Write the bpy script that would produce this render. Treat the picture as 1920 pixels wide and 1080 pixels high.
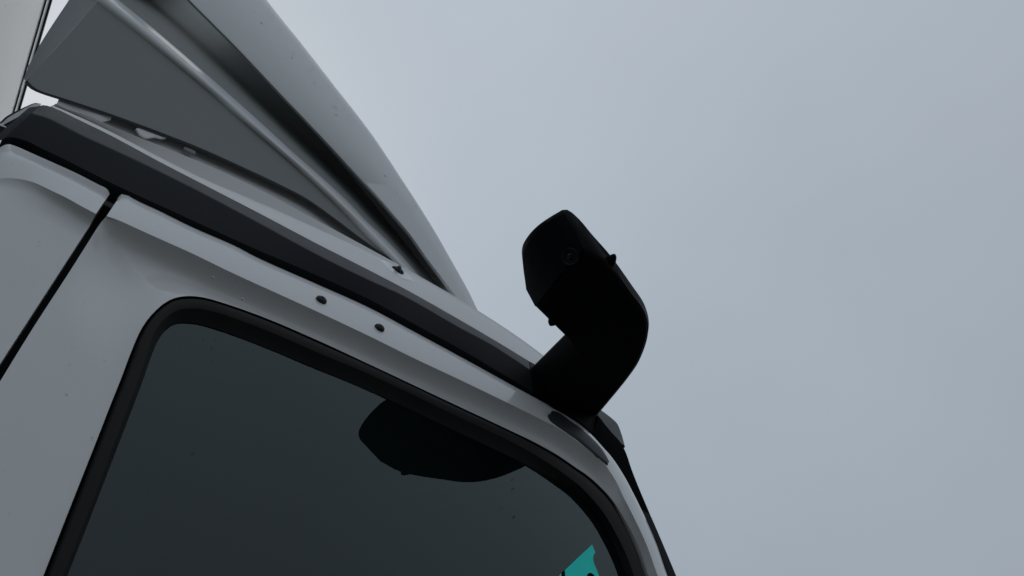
import bpy, bmesh, math, random
from mathutils import Vector, Matrix

for o in list(bpy.data.objects):
    bpy.data.objects.remove(o)
SC = bpy.context.scene
COL = SC.collection
R = math.radians

# ------------------------------------------------------------------ camera
CAM_LOC = (0.00000, -1.83000, 1.60000)
CAM_AXES = ((0.769267, -0.620886, -0.150757), (-0.432064, -0.679340, 0.593143), (-0.470689, -0.391148, -0.790857))   # right, up, back

cam_data = bpy.data.cameras.new('camera')
cam_data.sensor_width = 36.0
cam_data.lens = 24.0
cam_data.clip_start = 0.02
cam_data.clip_end = 5000.0
cam = bpy.data.objects.new('camera', cam_data)
COL.objects.link(cam)
_r, _u, _b = CAM_AXES
cam.matrix_world = Matrix(((_r[0], _u[0], _b[0], CAM_LOC[0]),
                           (_r[1], _u[1], _b[1], CAM_LOC[1]),
                           (_r[2], _u[2], _b[2], CAM_LOC[2]),
                           (0, 0, 0, 1)))
SC.camera = cam
SC.render.resolution_x, SC.render.resolution_y = 1024, 576

# ------------------------------------------------------------------ sky: closed overcast
SUN_EL, SUN_AZ = R(60), R(97)          # azimuth measured from +X towards +Y (beyond the cab)
world = bpy.data.worlds.new('World')
SC.world = world
world.use_nodes = True
nt = world.node_tree
nt.nodes.clear()
N = nt.nodes.new
L = nt.links.new
out = N('ShaderNodeOutputWorld')
bg = N('ShaderNodeBackground')
bg.inputs['Strength'].default_value = 0.10
sky = N('ShaderNodeTexSky')
sky.sky_type = 'NISHITA'
sky.sun_disc = False
sky.sun_elevation = SUN_EL
sky.sun_rotation = R(90) - SUN_AZ
sky.dust_density = 4.0
tc = N('ShaderNodeTexCoord')
sep = N('ShaderNodeSeparateXYZ')
L(tc.outputs['Generated'], sep.inputs[0])
# overcast luminance law (1 + 2 sin e) / 3
m1 = N('ShaderNodeMath'); m1.operation = 'MAXIMUM'; m1.inputs[1].default_value = 0.0
L(sep.outputs['Z'], m1.inputs[0])
m2 = N('ShaderNodeMath'); m2.operation = 'MULTIPLY_ADD'; m2.inputs[1].default_value = 0.40; m2.inputs[2].default_value = 0.575
L(m1.outputs[0], m2.inputs[0])
# soft cloud unevenness
cn = N('ShaderNodeTexNoise'); cn.inputs['Scale'].default_value = 2.2; cn.inputs['Detail'].default_value = 5.0; cn.inputs['Roughness'].default_value = 0.5
L(tc.outputs['Generated'], cn.inputs['Vector'])
cm = N('ShaderNodeMapRange'); cm.inputs['From Min'].default_value = 0.25; cm.inputs['From Max'].default_value = 0.75
cm.inputs['To Min'].default_value = 0.95; cm.inputs['To Max'].default_value = 1.05
L(cn.outputs['Fac'], cm.inputs['Value'])
m3 = N('ShaderNodeMath'); m3.operation = 'MULTIPLY'
L(m2.outputs[0], m3.inputs[0]); L(cm.outputs['Result'], m3.inputs[1])
cc = N('ShaderNodeMix'); cc.data_type = 'RGBA'; cc.blend_type = 'MIX'
cn2 = N('ShaderNodeTexNoise'); cn2.inputs['Scale'].default_value = 1.4; cn2.inputs['Detail'].default_value = 3.0
L(tc.outputs['Generated'], cn2.inputs['Vector'])
L(cn2.outputs['Fac'], cc.inputs[0])
cc.inputs[6].default_value = (4.62, 5.42, 6.05, 1)
cc.inputs[7].default_value = (4.95, 5.38, 6.15, 1)
vm = N('ShaderNodeVectorMath'); vm.operation = 'SCALE'
L(cc.outputs[2], vm.inputs[0]); L(m3.outputs[0], vm.inputs['Scale'])
mx = N('ShaderNodeMix'); mx.data_type = 'RGBA'; mx.inputs[0].default_value = 0.06
L(vm.outputs[0], mx.inputs[6]); L(sky.outputs[0], mx.inputs[7])
L(mx.outputs[2], bg.inputs['Color'])
L(bg.outputs[0], out.inputs['Surface'])

sd = bpy.data.lights.new('sun', 'SUN')
sd.energy = 0.8
sd.angle = R(60)
sd.color = (1.0, 0.97, 0.93)
sun = bpy.data.objects.new('sun', sd)
COL.objects.link(sun)
_d = Vector((math.cos(SUN_EL) * math.cos(SUN_AZ), math.cos(SUN_EL) * math.sin(SUN_AZ), math.sin(SUN_EL)))
sun.rotation_euler = (-_d).to_track_quat('-Z', 'Y').to_euler()
sun.location = (4, 6, 12)

SC.view_settings.view_transform = 'Standard'
SC.view_settings.look = 'None'
SC.view_settings.gamma = 1.0
SC.view_settings.exposure = 0.0
SC.view_settings.use_curve_mapping = False

# ------------------------------------------------------------------ metric feature lines of the cab (x forward, y across, z up, metres)
CURVES = {
    'side_top': [(-0.1878, -1.1495, 2.5317), (-0.1859, -1.1495, 2.562), (-0.1847, -1.1495, 2.5841), (-0.1811, -1.1495, 2.5922), (-0.1719, -1.1474, 2.5985), (-0.1527, -1.1452, 2.6026), (-0.1329, -1.1431, 2.6068), (-0.0978, -1.142, 2.6102), (-0.0631, -1.142, 2.6083), (-0.0506, -1.142, 2.6078), (-0.0438, -1.142, 2.598)],
    'side_edge': [(-0.1809, -1.15, 2.4703), (-0.1713, -1.15, 2.4908), (-0.1592, -1.1515, 2.5061), (-0.1528, -1.152, 2.5138), (-0.1453, -1.153, 2.5188), (-0.1282, -1.156, 2.5232), (-0.1009, -1.16, 2.5181), (-0.0834, -1.162, 2.5148), (-0.065, -1.163, 2.5106), (-0.0541, -1.164, 2.5079), (-0.0431, -1.164, 2.5067)],
    'side_cove': [(-0.1796, -1.15, 2.4395), (-0.1706, -1.15, 2.4598), (-0.1574, -1.1497, 2.4796), (-0.1492, -1.1493, 2.4903), (-0.1421, -1.149, 2.4967), (-0.1267, -1.149, 2.5037), (-0.1003, -1.149, 2.5037), (-0.0836, -1.149, 2.5024), (-0.065, -1.149, 2.4999), (-0.0546, -1.149, 2.498), (-0.0424, -1.149, 2.4948)],
    'side_flat': [(-0.1748, -1.15, 2.3777), (-0.1651, -1.15, 2.3928), (-0.1546, -1.15, 2.4075), (-0.1446, -1.15, 2.4181), (-0.1357, -1.15, 2.4252), (-0.1203, -1.15, 2.4316), (-0.0979, -1.15, 2.4324), (-0.0813, -1.15, 2.4316), (-0.0632, -1.15, 2.4291), (-0.0529, -1.15, 2.4275), (-0.0425, -1.15, 2.4235)],
    'door_top': [(-0.0319, -1.142, 2.5918), (-0.0317, -1.142, 2.602), (-0.0302, -1.142, 2.6103), (-0.0249, -1.142, 2.614), (-0.005, -1.142, 2.612), (0.0235, -1.142, 2.6131), (0.0793, -1.142, 2.6119), (0.1504, -1.142, 2.6166), (0.1886, -1.142, 2.614), (0.2982, -1.142, 2.6196), (0.4075, -1.142, 2.6246), (0.5141, -1.142, 2.617), (0.6217, -1.142, 2.6082), (0.7703, -1.142, 2.5942), (0.8371, -1.142, 2.5886), (0.8664, -1.142, 2.584), (0.9041, -1.142, 2.58), (0.9408, -1.142, 2.5705), (0.9718, -1.142, 2.5522), (0.9925, -1.142, 2.5325), (1.0138, -1.1414, 2.5137), (1.0369, -1.1403, 2.4736), (1.0487, -1.1391, 2.4403), (1.0589, -1.138, 2.4049), (1.0721, -1.1368, 2.3265), (1.073, -1.1357, 2.2557), (1.0834, -1.1345, 2.1775)],
    'door_crease': [(-0.0306, -1.165, 2.5112), (-0.025, -1.165, 2.512), (-0.0194, -1.165, 2.5128), (-0.0133, -1.165, 2.5141), (0.0127, -1.165, 2.5142), (0.0431, -1.165, 2.5147), (0.0905, -1.165, 2.5155), (0.1492, -1.165, 2.5133), (0.1926, -1.165, 2.5133), (0.2944, -1.165, 2.5141), (0.3953, -1.165, 2.5127), (0.4878, -1.165, 2.5085), (0.5871, -1.165, 2.507), (0.694, -1.165, 2.5038), (0.7674, -1.165, 2.5008), (0.8158, -1.165, 2.4976), (0.86, -1.165, 2.4904), (0.9062, -1.165, 2.4724), (0.9301, -1.165, 2.4628), (0.947, -1.165, 2.4505), (0.9669, -1.165, 2.4143), (0.9727, -1.165, 2.3832), (0.9807, -1.165, 2.3551), (0.9953, -1.165, 2.2862), (0.9969, -1.165, 2.2212), (0.9996, -1.165, 2.1445)],
    'door_inset': [(-0.0306, -1.1455, 2.5912), (-0.0294, -1.1455, 2.5974), (-0.0267, -1.1455, 2.6018), (-0.0217, -1.1455, 2.6036), (-0.0033, -1.1455, 2.6036), (0.0251, -1.1455, 2.6045), (0.0805, -1.1455, 2.6033), (0.1512, -1.1455, 2.6078), (0.1892, -1.1455, 2.6052), (0.2981, -1.1455, 2.6107), (0.4066, -1.1455, 2.6154), (0.5113, -1.1455, 2.6069), (0.6166, -1.1455, 2.5972), (0.7637, -1.1455, 2.5832), (0.8298, -1.1455, 2.5774), (0.8575, -1.1455, 2.5738), (0.8948, -1.1455, 2.5698), (0.9312, -1.1455, 2.5604), (0.9619, -1.1455, 2.5422), (0.9824, -1.1455, 2.5227), (1.0027, -1.1455, 2.5034), (1.0239, -1.1455, 2.4623), (1.0346, -1.1455, 2.4296), (1.043, -1.1455, 2.3934), (1.0545, -1.1455, 2.315), (1.0543, -1.1455, 2.2455), (1.0629, -1.1455, 2.1676)],
    'door_rear': [(-0.0318, -1.15, 1.578), (-0.0318, -1.15, 2.028), (-0.0329, -1.15, 2.1169), (-0.0337, -1.15, 2.1916), (-0.0343, -1.15, 2.2734), (-0.0334, -1.15, 2.389), (-0.0332, -1.152, 2.4561), (-0.0326, -1.158, 2.5029), (-0.0306, -1.164, 2.5126), (-0.0133, -1.165, 2.5141), (0.0127, -1.165, 2.5142), (0.0431, -1.165, 2.5147), (0.0905, -1.165, 2.5155), (0.1492, -1.165, 2.5133), (0.1926, -1.165, 2.5133), (0.2944, -1.165, 2.5141), (0.3953, -1.165, 2.5127), (0.4878, -1.165, 2.5085), (0.5871, -1.165, 2.507), (0.694, -1.165, 2.5038), (0.7674, -1.165, 2.5008), (0.8158, -1.165, 2.4976), (0.86, -1.165, 2.4904), (0.9062, -1.165, 2.4724), (0.9301, -1.165, 2.4628), (0.947, -1.165, 2.4505), (0.9669, -1.165, 2.4143), (0.9727, -1.165, 2.3832), (0.9807, -1.165, 2.3551), (0.9953, -1.165, 2.2862), (0.9969, -1.165, 2.2212), (0.9996, -1.165, 2.1445)],
    'window_outer': [(0.0795, -1.15, 1.8832), (0.0781, -1.15, 1.9353), (0.0768, -1.15, 1.9967), (0.0751, -1.15, 2.0682), (0.0732, -1.15, 2.1554), (0.072, -1.15, 2.2015), (0.071, -1.15, 2.2514), (0.0695, -1.15, 2.2983), (0.0699, -1.15, 2.3422), (0.0759, -1.15, 2.3797), (0.0875, -1.15, 2.4137), (0.1036, -1.15, 2.4344), (0.1262, -1.15, 2.4484), (0.1601, -1.15, 2.4565), (0.2252, -1.15, 2.4637), (0.3166, -1.15, 2.4647), (0.3954, -1.15, 2.4622), (0.4848, -1.15, 2.4585), (0.5806, -1.15, 2.4544), (0.7024, -1.15, 2.4494), (0.7673, -1.15, 2.446), (0.8268, -1.15, 2.4378), (0.8723, -1.15, 2.4245), (0.9078, -1.15, 2.4134), (0.9545, -1.15, 2.3795), (0.9757, -1.15, 2.3356), (0.99, -1.15, 2.2892), (0.99, -1.15, 2.2278), (0.989, -1.15, 2.1574)],
    'seal_ridge': [(0.0923, -1.153, 1.8821), (0.092, -1.153, 1.9347), (0.0918, -1.153, 1.9967), (0.0916, -1.153, 2.0692), (0.0902, -1.153, 2.1543), (0.0897, -1.153, 2.2032), (0.0889, -1.153, 2.2517), (0.0868, -1.153, 2.2974), (0.0856, -1.153, 2.335), (0.0893, -1.153, 2.3665), (0.1003, -1.153, 2.3951), (0.1147, -1.153, 2.4102), (0.1374, -1.153, 2.4225), (0.1688, -1.153, 2.4285), (0.2306, -1.153, 2.4332), (0.3193, -1.153, 2.4326), (0.3952, -1.153, 2.4337), (0.4817, -1.153, 2.4299), (0.5753, -1.153, 2.4238), (0.6941, -1.153, 2.4178), (0.7563, -1.153, 2.4097), (0.8001, -1.153, 2.3995), (0.8386, -1.153, 2.3869), (0.8679, -1.153, 2.3743), (0.9077, -1.153, 2.3389), (0.9288, -1.153, 2.2974), (0.9414, -1.153, 2.2521), (0.9441, -1.153, 2.2095), (0.945, -1.153, 2.1418)],
    'glass_edge': [(0.0973, -1.1375, 1.8889), (0.0972, -1.1375, 1.9429), (0.0972, -1.1375, 2.0072), (0.0972, -1.1375, 2.0817), (0.0967, -1.1375, 2.1712), (0.0964, -1.1375, 2.22), (0.0958, -1.1375, 2.2701), (0.0945, -1.1375, 2.3147), (0.0956, -1.1375, 2.3502), (0.1017, -1.1375, 2.3774), (0.1118, -1.1375, 2.3932), (0.1249, -1.1375, 2.4016), (0.1473, -1.1375, 2.4088), (0.1783, -1.1375, 2.4126), (0.2402, -1.1375, 2.4151), (0.3285, -1.1375, 2.4153), (0.4042, -1.1375, 2.4152), (0.4808, -1.1375, 2.4118), (0.5845, -1.1375, 2.4047), (0.7026, -1.1375, 2.3971), (0.7462, -1.1375, 2.3935), (0.7906, -1.1375, 2.3885), (0.8355, -1.1375, 2.3806), (0.8644, -1.1375, 2.3715), (0.9043, -1.1375, 2.3478), (0.9271, -1.1375, 2.3167), (0.9394, -1.1375, 2.2713), (0.9446, -1.1375, 2.2223), (0.9425, -1.1375, 2.1538)],
    'seal_back': [(0.0987, -1.128, 1.8928), (0.0985, -1.128, 1.9476), (0.0985, -1.128, 2.0128), (0.0985, -1.128, 2.0883), (0.098, -1.128, 2.179), (0.0977, -1.128, 2.2286), (0.0971, -1.128, 2.2793), (0.0958, -1.128, 2.3245), (0.0969, -1.128, 2.3605), (0.1031, -1.128, 2.3881), (0.1134, -1.128, 2.4041), (0.1266, -1.128, 2.4126), (0.1493, -1.128, 2.4199), (0.1807, -1.128, 2.4238), (0.2435, -1.128, 2.4262), (0.333, -1.128, 2.4265), (0.4098, -1.128, 2.4264), (0.4874, -1.128, 2.4229), (0.5926, -1.128, 2.4157), (0.7123, -1.128, 2.408), (0.7564, -1.128, 2.4044), (0.8015, -1.128, 2.3993), (0.847, -1.128, 2.3913), (0.8763, -1.128, 2.382), (0.9167, -1.128, 2.3581), (0.9398, -1.128, 2.3265), (0.9522, -1.128, 2.2805), (0.9575, -1.128, 2.2308), (0.9554, -1.128, 2.1613)],
    'rail_low': [(-0.1937, -1.137, 2.6096), (-0.1924, -1.137, 2.6185), (-0.1878, -1.137, 2.6281), (-0.173, -1.137, 2.6357), (-0.1492, -1.137, 2.6356), (-0.1213, -1.137, 2.6361), (-0.085, -1.137, 2.6344), (-0.0454, -1.137, 2.6333), (0.0239, -1.137, 2.6361), (0.0979, -1.137, 2.639), (0.1866, -1.137, 2.6435), (0.2928, -1.137, 2.6528), (0.41, -1.137, 2.6581), (0.5191, -1.137, 2.6495), (0.6492, -1.137, 2.6383), (0.7314, -1.137, 2.6258), (0.7813, -1.137, 2.6201), (0.817, -1.137, 2.6128)],
    'rail_mid': [(-0.1874, -1.153, 2.6864), (-0.1835, -1.153, 2.6877), (-0.1795, -1.153, 2.6891), (-0.1746, -1.153, 2.6919), (-0.1636, -1.153, 2.6948), (-0.1412, -1.153, 2.6943), (-0.1137, -1.153, 2.6938), (-0.0787, -1.153, 2.6976), (-0.0082, -1.153, 2.702), (0.0727, -1.153, 2.7029), (0.17, -1.153, 2.6991), (0.2968, -1.153, 2.6918), (0.3994, -1.153, 2.6941), (0.4851, -1.153, 2.7), (0.6159, -1.153, 2.688), (0.7, -1.153, 2.6845), (0.7426, -1.153, 2.6769), (0.8061, -1.153, 2.6633)],
    'rail_top': [(-0.1918, -1.136, 2.7422), (-0.1908, -1.136, 2.7459), (-0.1898, -1.136, 2.7496), (-0.1865, -1.136, 2.7533), (-0.1805, -1.136, 2.7565), (-0.1652, -1.136, 2.7583), (-0.1291, -1.136, 2.76), (-0.0917, -1.136, 2.7617), (-0.0067, -1.136, 2.7581), (0.0737, -1.136, 2.7574), (0.1696, -1.136, 2.7569), (0.29, -1.136, 2.754), (0.4088, -1.136, 2.7543), (0.5113, -1.136, 2.7523), (0.6344, -1.136, 2.7424), (0.721, -1.136, 2.7335), (0.7657, -1.136, 2.7278), (0.8281, -1.136, 2.7191)],
    'joint_line': [(0.8227, -1.1375, 2.7146), (0.8025, -1.1545, 2.66), (0.8206, -1.1325, 2.6185)],
    'base_low': [(0.8188, -1.138, 2.6113), (0.8451, -1.138, 2.6069), (0.8906, -1.137, 2.5997), (0.9462, -1.135, 2.5925), (0.9873, -1.13, 2.5789)],
    'base_mid': [(0.8127, -1.15, 2.668), (0.8256, -1.15, 2.6699), (0.8842, -1.15, 2.6756), (0.9551, -1.15, 2.6643), (0.9985, -1.15, 2.627)],
    'base_top': [(0.8337, -1.134, 2.7223), (0.8564, -1.132, 2.7225), (0.9196, -1.128, 2.7355), (1.0216, -1.11, 2.7595), (1.1018, -1.1, 2.7345)],
    'roof_low': [(-0.1813, -1.134, 2.7605), (-0.166, -1.134, 2.7624), (-0.1297, -1.134, 2.7641), (-0.0922, -1.134, 2.7658), (-0.0069, -1.134, 2.7622), (0.0737, -1.134, 2.7616), (0.17, -1.134, 2.7611), (0.2908, -1.134, 2.7582), (0.41, -1.134, 2.7586), (0.5128, -1.134, 2.7566), (0.6363, -1.134, 2.7467), (0.7233, -1.134, 2.7377), (0.7681, -1.134, 2.7321), (0.8307, -1.134, 2.7233), (0.8689, -1.134, 2.7204), (0.9245, -1.134, 2.7112)],
    'roof_step': [(-0.1877, -1.104, 2.8161), (-0.1705, -1.104, 2.8197), (-0.1369, -1.104, 2.8247), (-0.0933, -1.104, 2.8277), (0.0007, -1.104, 2.827), (0.078, -1.104, 2.831), (0.1718, -1.104, 2.8467), (0.2986, -1.104, 2.8627), (0.4265, -1.104, 2.8738), (0.5406, -1.104, 2.8762), (0.6657, -1.104, 2.87), (0.7659, -1.104, 2.8577), (0.8219, -1.104, 2.8469), (0.8945, -1.104, 2.8271), (0.9363, -1.104, 2.812), (0.993, -1.104, 2.797)],
    'roof_shoulder': [(-0.1843, -1.113, 2.8121), (-0.1689, -1.113, 2.8133), (-0.1375, -1.113, 2.8249), (-0.0976, -1.113, 2.8305), (-0.0064, -1.113, 2.8524), (0.0684, -1.113, 2.8678), (0.1631, -1.1102, 2.8831), (0.2975, -1.1066, 2.8883), (0.4322, -1.1029, 2.8928), (0.5483, -1.102, 2.8909), (0.6716, -1.102, 2.8826), (0.7709, -1.102, 2.8692), (0.8274, -1.102, 2.8584), (0.9006, -1.102, 2.8386), (0.9427, -1.102, 2.8234), (0.9999, -1.102, 2.8083)],
    'flap_bottom': [(-0.263, -1.035, 2.9728), (-0.252, -1.035, 2.9625), (-0.237, -1.035, 2.9587), (-0.2049, -1.035, 2.9725), (-0.1319, -1.035, 3.0031), (-0.0793, -1.035, 3.0218), (-0.023, -1.035, 3.0395), (0.045, -1.035, 3.0578), (0.1213, -1.035, 3.0708), (0.2263, -1.035, 3.0841), (0.2943, -1.035, 3.0866), (0.3665, -1.035, 3.0677), (0.4438, -1.035, 3.0391), (0.5178, -1.035, 3.018), (0.5577, -1.035, 3.0056)],
    'flap_lip': [(-0.2625, -1.037, 2.9552), (-0.2481, -1.037, 2.9452), (-0.2333, -1.037, 2.9466), (-0.2014, -1.037, 2.9602), (-0.1287, -1.037, 2.9902), (-0.0764, -1.037, 3.0084), (-0.0204, -1.037, 3.0257), (0.0472, -1.037, 3.0435), (0.1229, -1.037, 3.0561), (0.2272, -1.037, 3.0689), (0.2947, -1.037, 3.0712), (0.3649, -1.037, 3.0534), (0.4415, -1.037, 3.0272), (0.515, -1.037, 3.0073), (0.5562, -1.037, 2.9973)],
    'flap_under': [(-0.2678, -1.01, 3.0015), (-0.2554, -1.01, 2.9929), (-0.2401, -1.01, 2.9943), (-0.2076, -1.01, 3.0074), (-0.1331, -1.01, 3.0375), (-0.079, -1.01, 3.0564), (-0.0211, -1.01, 3.0743), (0.0488, -1.01, 3.0927), (0.1271, -1.01, 3.1057), (0.235, -1.01, 3.1189), (0.3047, -1.01, 3.1213), (0.3773, -1.01, 3.1028), (0.4565, -1.01, 3.0758), (0.5325, -1.01, 3.0552), (0.5752, -1.01, 3.0449)],
    'rim_low': [(-0.3257, -1.035, 3.4794), (-0.2922, -1.035, 3.4618), (-0.2462, -1.035, 3.444), (-0.1943, -1.035, 3.4243), (-0.0875, -1.035, 3.3786), (0.0207, -1.035, 3.3279), (0.0818, -1.035, 3.2928), (0.1863, -1.035, 3.2405), (0.2413, -1.035, 3.2124), (0.3139, -1.035, 3.169), (0.3962, -1.035, 3.1139), (0.4735, -1.035, 3.0503), (0.5209, -1.035, 3.0181), (0.5498, -1.035, 2.9994)],
    'web_top': [(-0.2922, -1.035, 3.4618), (-0.2782, -1.035, 3.4561), (-0.2462, -1.035, 3.444), (-0.1943, -1.035, 3.4243), (-0.0875, -1.035, 3.3786), (0.0207, -1.035, 3.3279), (0.0818, -1.035, 3.2928), (0.1863, -1.035, 3.2405), (0.2413, -1.035, 3.2124), (0.3139, -1.035, 3.169), (0.3962, -1.035, 3.1139), (0.4735, -1.035, 3.0503), (0.5209, -1.035, 3.0181), (0.5498, -1.035, 2.9994)],
    'rim_b': [(-0.3243, -1.0385, 3.4823), (-0.288, -1.0385, 3.4624), (-0.2393, -1.0385, 3.4433), (-0.1836, -1.0385, 3.4212), (-0.0705, -1.0385, 3.3708), (0.0334, -1.0385, 3.3214), (0.1004, -1.0385, 3.2826), (0.2047, -1.0385, 3.2299), (0.2607, -1.0385, 3.2002), (0.3293, -1.0385, 3.158), (0.4069, -1.0385, 3.1062), (0.4823, -1.0385, 3.0445), (0.5303, -1.0385, 3.0102), (0.5576, -1.0385, 2.9924)],
    'rim_c': [(-0.322, -1.044, 3.4908), (-0.2803, -1.044, 3.4666), (-0.2264, -1.044, 3.4449), (-0.1634, -1.044, 3.4181), (-0.0379, -1.044, 3.3586), (0.0577, -1.044, 3.3115), (0.1362, -1.044, 3.2655), (0.2401, -1.044, 3.212), (0.2981, -1.044, 3.1792), (0.359, -1.044, 3.1393), (0.4279, -1.044, 3.0939), (0.4999, -1.044, 3.0357), (0.5491, -1.044, 2.9971), (0.5732, -1.044, 2.9811)],
    'rim_mid': [(-0.3236, -1.04, 3.5266), (-0.2749, -1.04, 3.4967), (-0.214, -1.04, 3.4716), (-0.1413, -1.04, 3.439), (0.0005, -1.04, 3.3676), (0.0875, -1.04, 3.3227), (0.1807, -1.04, 3.2675), (0.2855, -1.04, 3.2124), (0.3466, -1.04, 3.1755), (0.3991, -1.04, 3.1378), (0.4585, -1.04, 3.0992), (0.5275, -1.04, 3.0444), (0.5788, -1.04, 3.0002), (0.5993, -1.04, 2.9861)],
    'rim_d': [(-0.3293, -1.026, 3.5839), (-0.2737, -1.026, 3.5486), (-0.2057, -1.026, 3.5201), (-0.1235, -1.026, 3.4818), (0.0346, -1.026, 3.399), (0.1151, -1.026, 3.3555), (0.2225, -1.026, 3.2913), (0.3295, -1.026, 3.2341), (0.3941, -1.026, 3.1931), (0.4397, -1.026, 3.1568), (0.4917, -1.026, 3.1238), (0.5589, -1.026, 3.0713), (0.6125, -1.026, 3.0216), (0.6302, -1.026, 3.009)],
    'rim_high': [(-0.3375, -1.006, 3.649), (-0.2763, -1.006, 3.6095), (-0.2026, -1.006, 3.5783), (-0.1128, -1.006, 3.5356), (0.0587, -1.006, 3.4439), (0.1355, -1.006, 3.4007), (0.2541, -1.006, 3.3296), (0.364, -1.006, 3.2701), (0.4318, -1.006, 3.2257), (0.4732, -1.006, 3.19), (0.5208, -1.006, 3.1604), (0.5876, -1.006, 3.1087), (0.6436, -1.006, 3.0546), (0.6596, -1.006, 3.0429)],
    'trough_a': [(-0.3209, -0.993, 3.7355), (-0.259, -0.993, 3.694), (-0.1814, -0.993, 3.6565), (-0.0922, -0.993, 3.6107), (0.0827, -0.993, 3.5082), (0.1624, -0.993, 3.4596), (0.2788, -0.993, 3.3856), (0.3881, -0.993, 3.3203), (0.4546, -0.993, 3.2741), (0.4979, -0.993, 3.2356), (0.5472, -0.993, 3.201), (0.6122, -0.993, 3.1439), (0.6721, -0.993, 3.0821), (0.6911, -0.993, 3.0649)],
    'trough_b': [(-0.3102, -0.965, 3.8602), (-0.2463, -0.965, 3.8159), (-0.1635, -0.965, 3.7712), (-0.0735, -0.965, 3.7214), (0.1079, -0.965, 3.6061), (0.1917, -0.965, 3.5512), (0.308, -0.965, 3.4731), (0.4186, -0.965, 3.4006), (0.4851, -0.965, 3.3518), (0.531, -0.965, 3.3099), (0.5827, -0.965, 3.2698), (0.6471, -0.965, 3.2063), (0.7118, -0.965, 3.136), (0.7341, -0.965, 3.1133)],
    'trough_c': [(-0.3133, -0.87, 4.1852), (-0.2427, -0.87, 4.1338), (-0.1472, -0.87, 4.0756), (-0.0505, -0.87, 4.0165), (0.1514, -0.87, 3.8747), (0.2464, -0.87, 3.8071), (0.3698, -0.87, 3.7178), (0.4891, -0.87, 3.6301), (0.5597, -0.87, 3.5744), (0.6122, -0.87, 3.5249), (0.6707, -0.87, 3.4743), (0.7381, -0.87, 3.3976), (0.8137, -0.87, 3.3106), (0.842, -0.87, 3.2785)],
    'trough_d': [(-0.2239, -0.75, 4.8274), (-0.146, -0.75, 4.7592), (-0.0252, -0.75, 4.6547), (0.0694, -0.75, 4.5703), (0.2963, -0.75, 4.3507), (0.4098, -0.75, 4.2467), (0.5252, -0.75, 4.1345), (0.6446, -0.75, 4.0062), (0.7113, -0.75, 3.9371), (0.7759, -0.75, 3.8695), (0.8451, -0.75, 3.7886), (0.9049, -0.75, 3.6779), (1.0032, -0.75, 3.5462), (1.0471, -0.75, 3.485)],
    'shell_edge': [(-0.2068, -1.04, 3.8541), (-0.1492, -1.04, 3.8078), (-0.0651, -1.04, 3.7448), (0.009, -1.04, 3.6894), (0.1754, -1.04, 3.5492), (0.2564, -1.04, 3.4825), (0.3486, -1.04, 3.4045), (0.441, -1.04, 3.3206), (0.494, -1.04, 3.2722), (0.5394, -1.04, 3.2266), (0.5891, -1.04, 3.1752), (0.6381, -1.04, 3.1022), (0.7059, -1.04, 3.0167), (0.7343, -1.04, 2.9799)],
    'shell_return': [(-0.2107, -1.028, 3.8707), (-0.1527, -1.028, 3.8241), (-0.0678, -1.028, 3.7607), (0.0069, -1.028, 3.7049), (0.1747, -1.028, 3.5638), (0.2564, -1.028, 3.4967), (0.3494, -1.028, 3.4181), (0.4426, -1.028, 3.3336), (0.4961, -1.028, 3.2849), (0.542, -1.028, 3.2391), (0.5921, -1.028, 3.1874), (0.6417, -1.028, 3.114), (0.7102, -1.028, 3.0279), (0.7388, -1.028, 2.9909)],
    'shell_in': [(-0.2178, -0.99, 4.0301), (-0.1559, -0.99, 3.9801), (-0.0653, -0.99, 3.9121), (0.0145, -0.99, 3.8522), (0.1935, -0.99, 3.7008), (0.2807, -0.99, 3.6288), (0.3799, -0.99, 3.5446), (0.4791, -0.99, 3.4539), (0.5361, -0.99, 3.4017), (0.5849, -0.99, 3.3524), (0.6382, -0.99, 3.297), (0.6907, -0.99, 3.218), (0.7634, -0.99, 3.1256), (0.7938, -0.99, 3.0859)],
    'shell_a': [(-0.2006, -1.0425, 3.8627), (-0.1429, -1.0425, 3.8151), (-0.0593, -1.0425, 3.7515), (0.0145, -1.0425, 3.6953), (0.181, -1.0425, 3.5524), (0.2611, -1.0425, 3.4855), (0.3517, -1.0425, 3.4078), (0.4426, -1.0425, 3.3237), (0.4949, -1.0425, 3.2748), (0.5404, -1.0425, 3.228), (0.5908, -1.0425, 3.1734), (0.6391, -1.0425, 3.1004), (0.7063, -1.0425, 3.0134), (0.7347, -1.0425, 2.9742)],
    'shell_b': [(-0.1227, -1.04, 4.0946), (-0.0599, -1.04, 4.0249), (0.019, -1.04, 3.9472), (0.0913, -1.04, 3.877), (0.2665, -1.04, 3.6879), (0.3381, -1.04, 3.6143), (0.41, -1.04, 3.5375), (0.485, -1.04, 3.4466), (0.53, -1.04, 3.3878), (0.5772, -1.04, 3.3212), (0.6402, -1.04, 3.2203), (0.681, -1.04, 3.1441), (0.7426, -1.04, 3.033), (0.7724, -1.04, 2.9619)],
    'shell_c': [(-0.053, -1.03, 4.33), (0.0141, -1.03, 4.2373), (0.0888, -1.03, 4.1445), (0.1599, -1.03, 4.0598), (0.3425, -1.03, 3.825), (0.4072, -1.03, 3.7442), (0.4636, -1.03, 3.6668), (0.5254, -1.03, 3.5681), (0.5645, -1.03, 3.4997), (0.6133, -1.03, 3.4151), (0.686, -1.03, 3.2741), (0.7212, -1.03, 3.1945), (0.7784, -1.03, 3.0628), (0.809, -1.03, 2.9665)],
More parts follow.
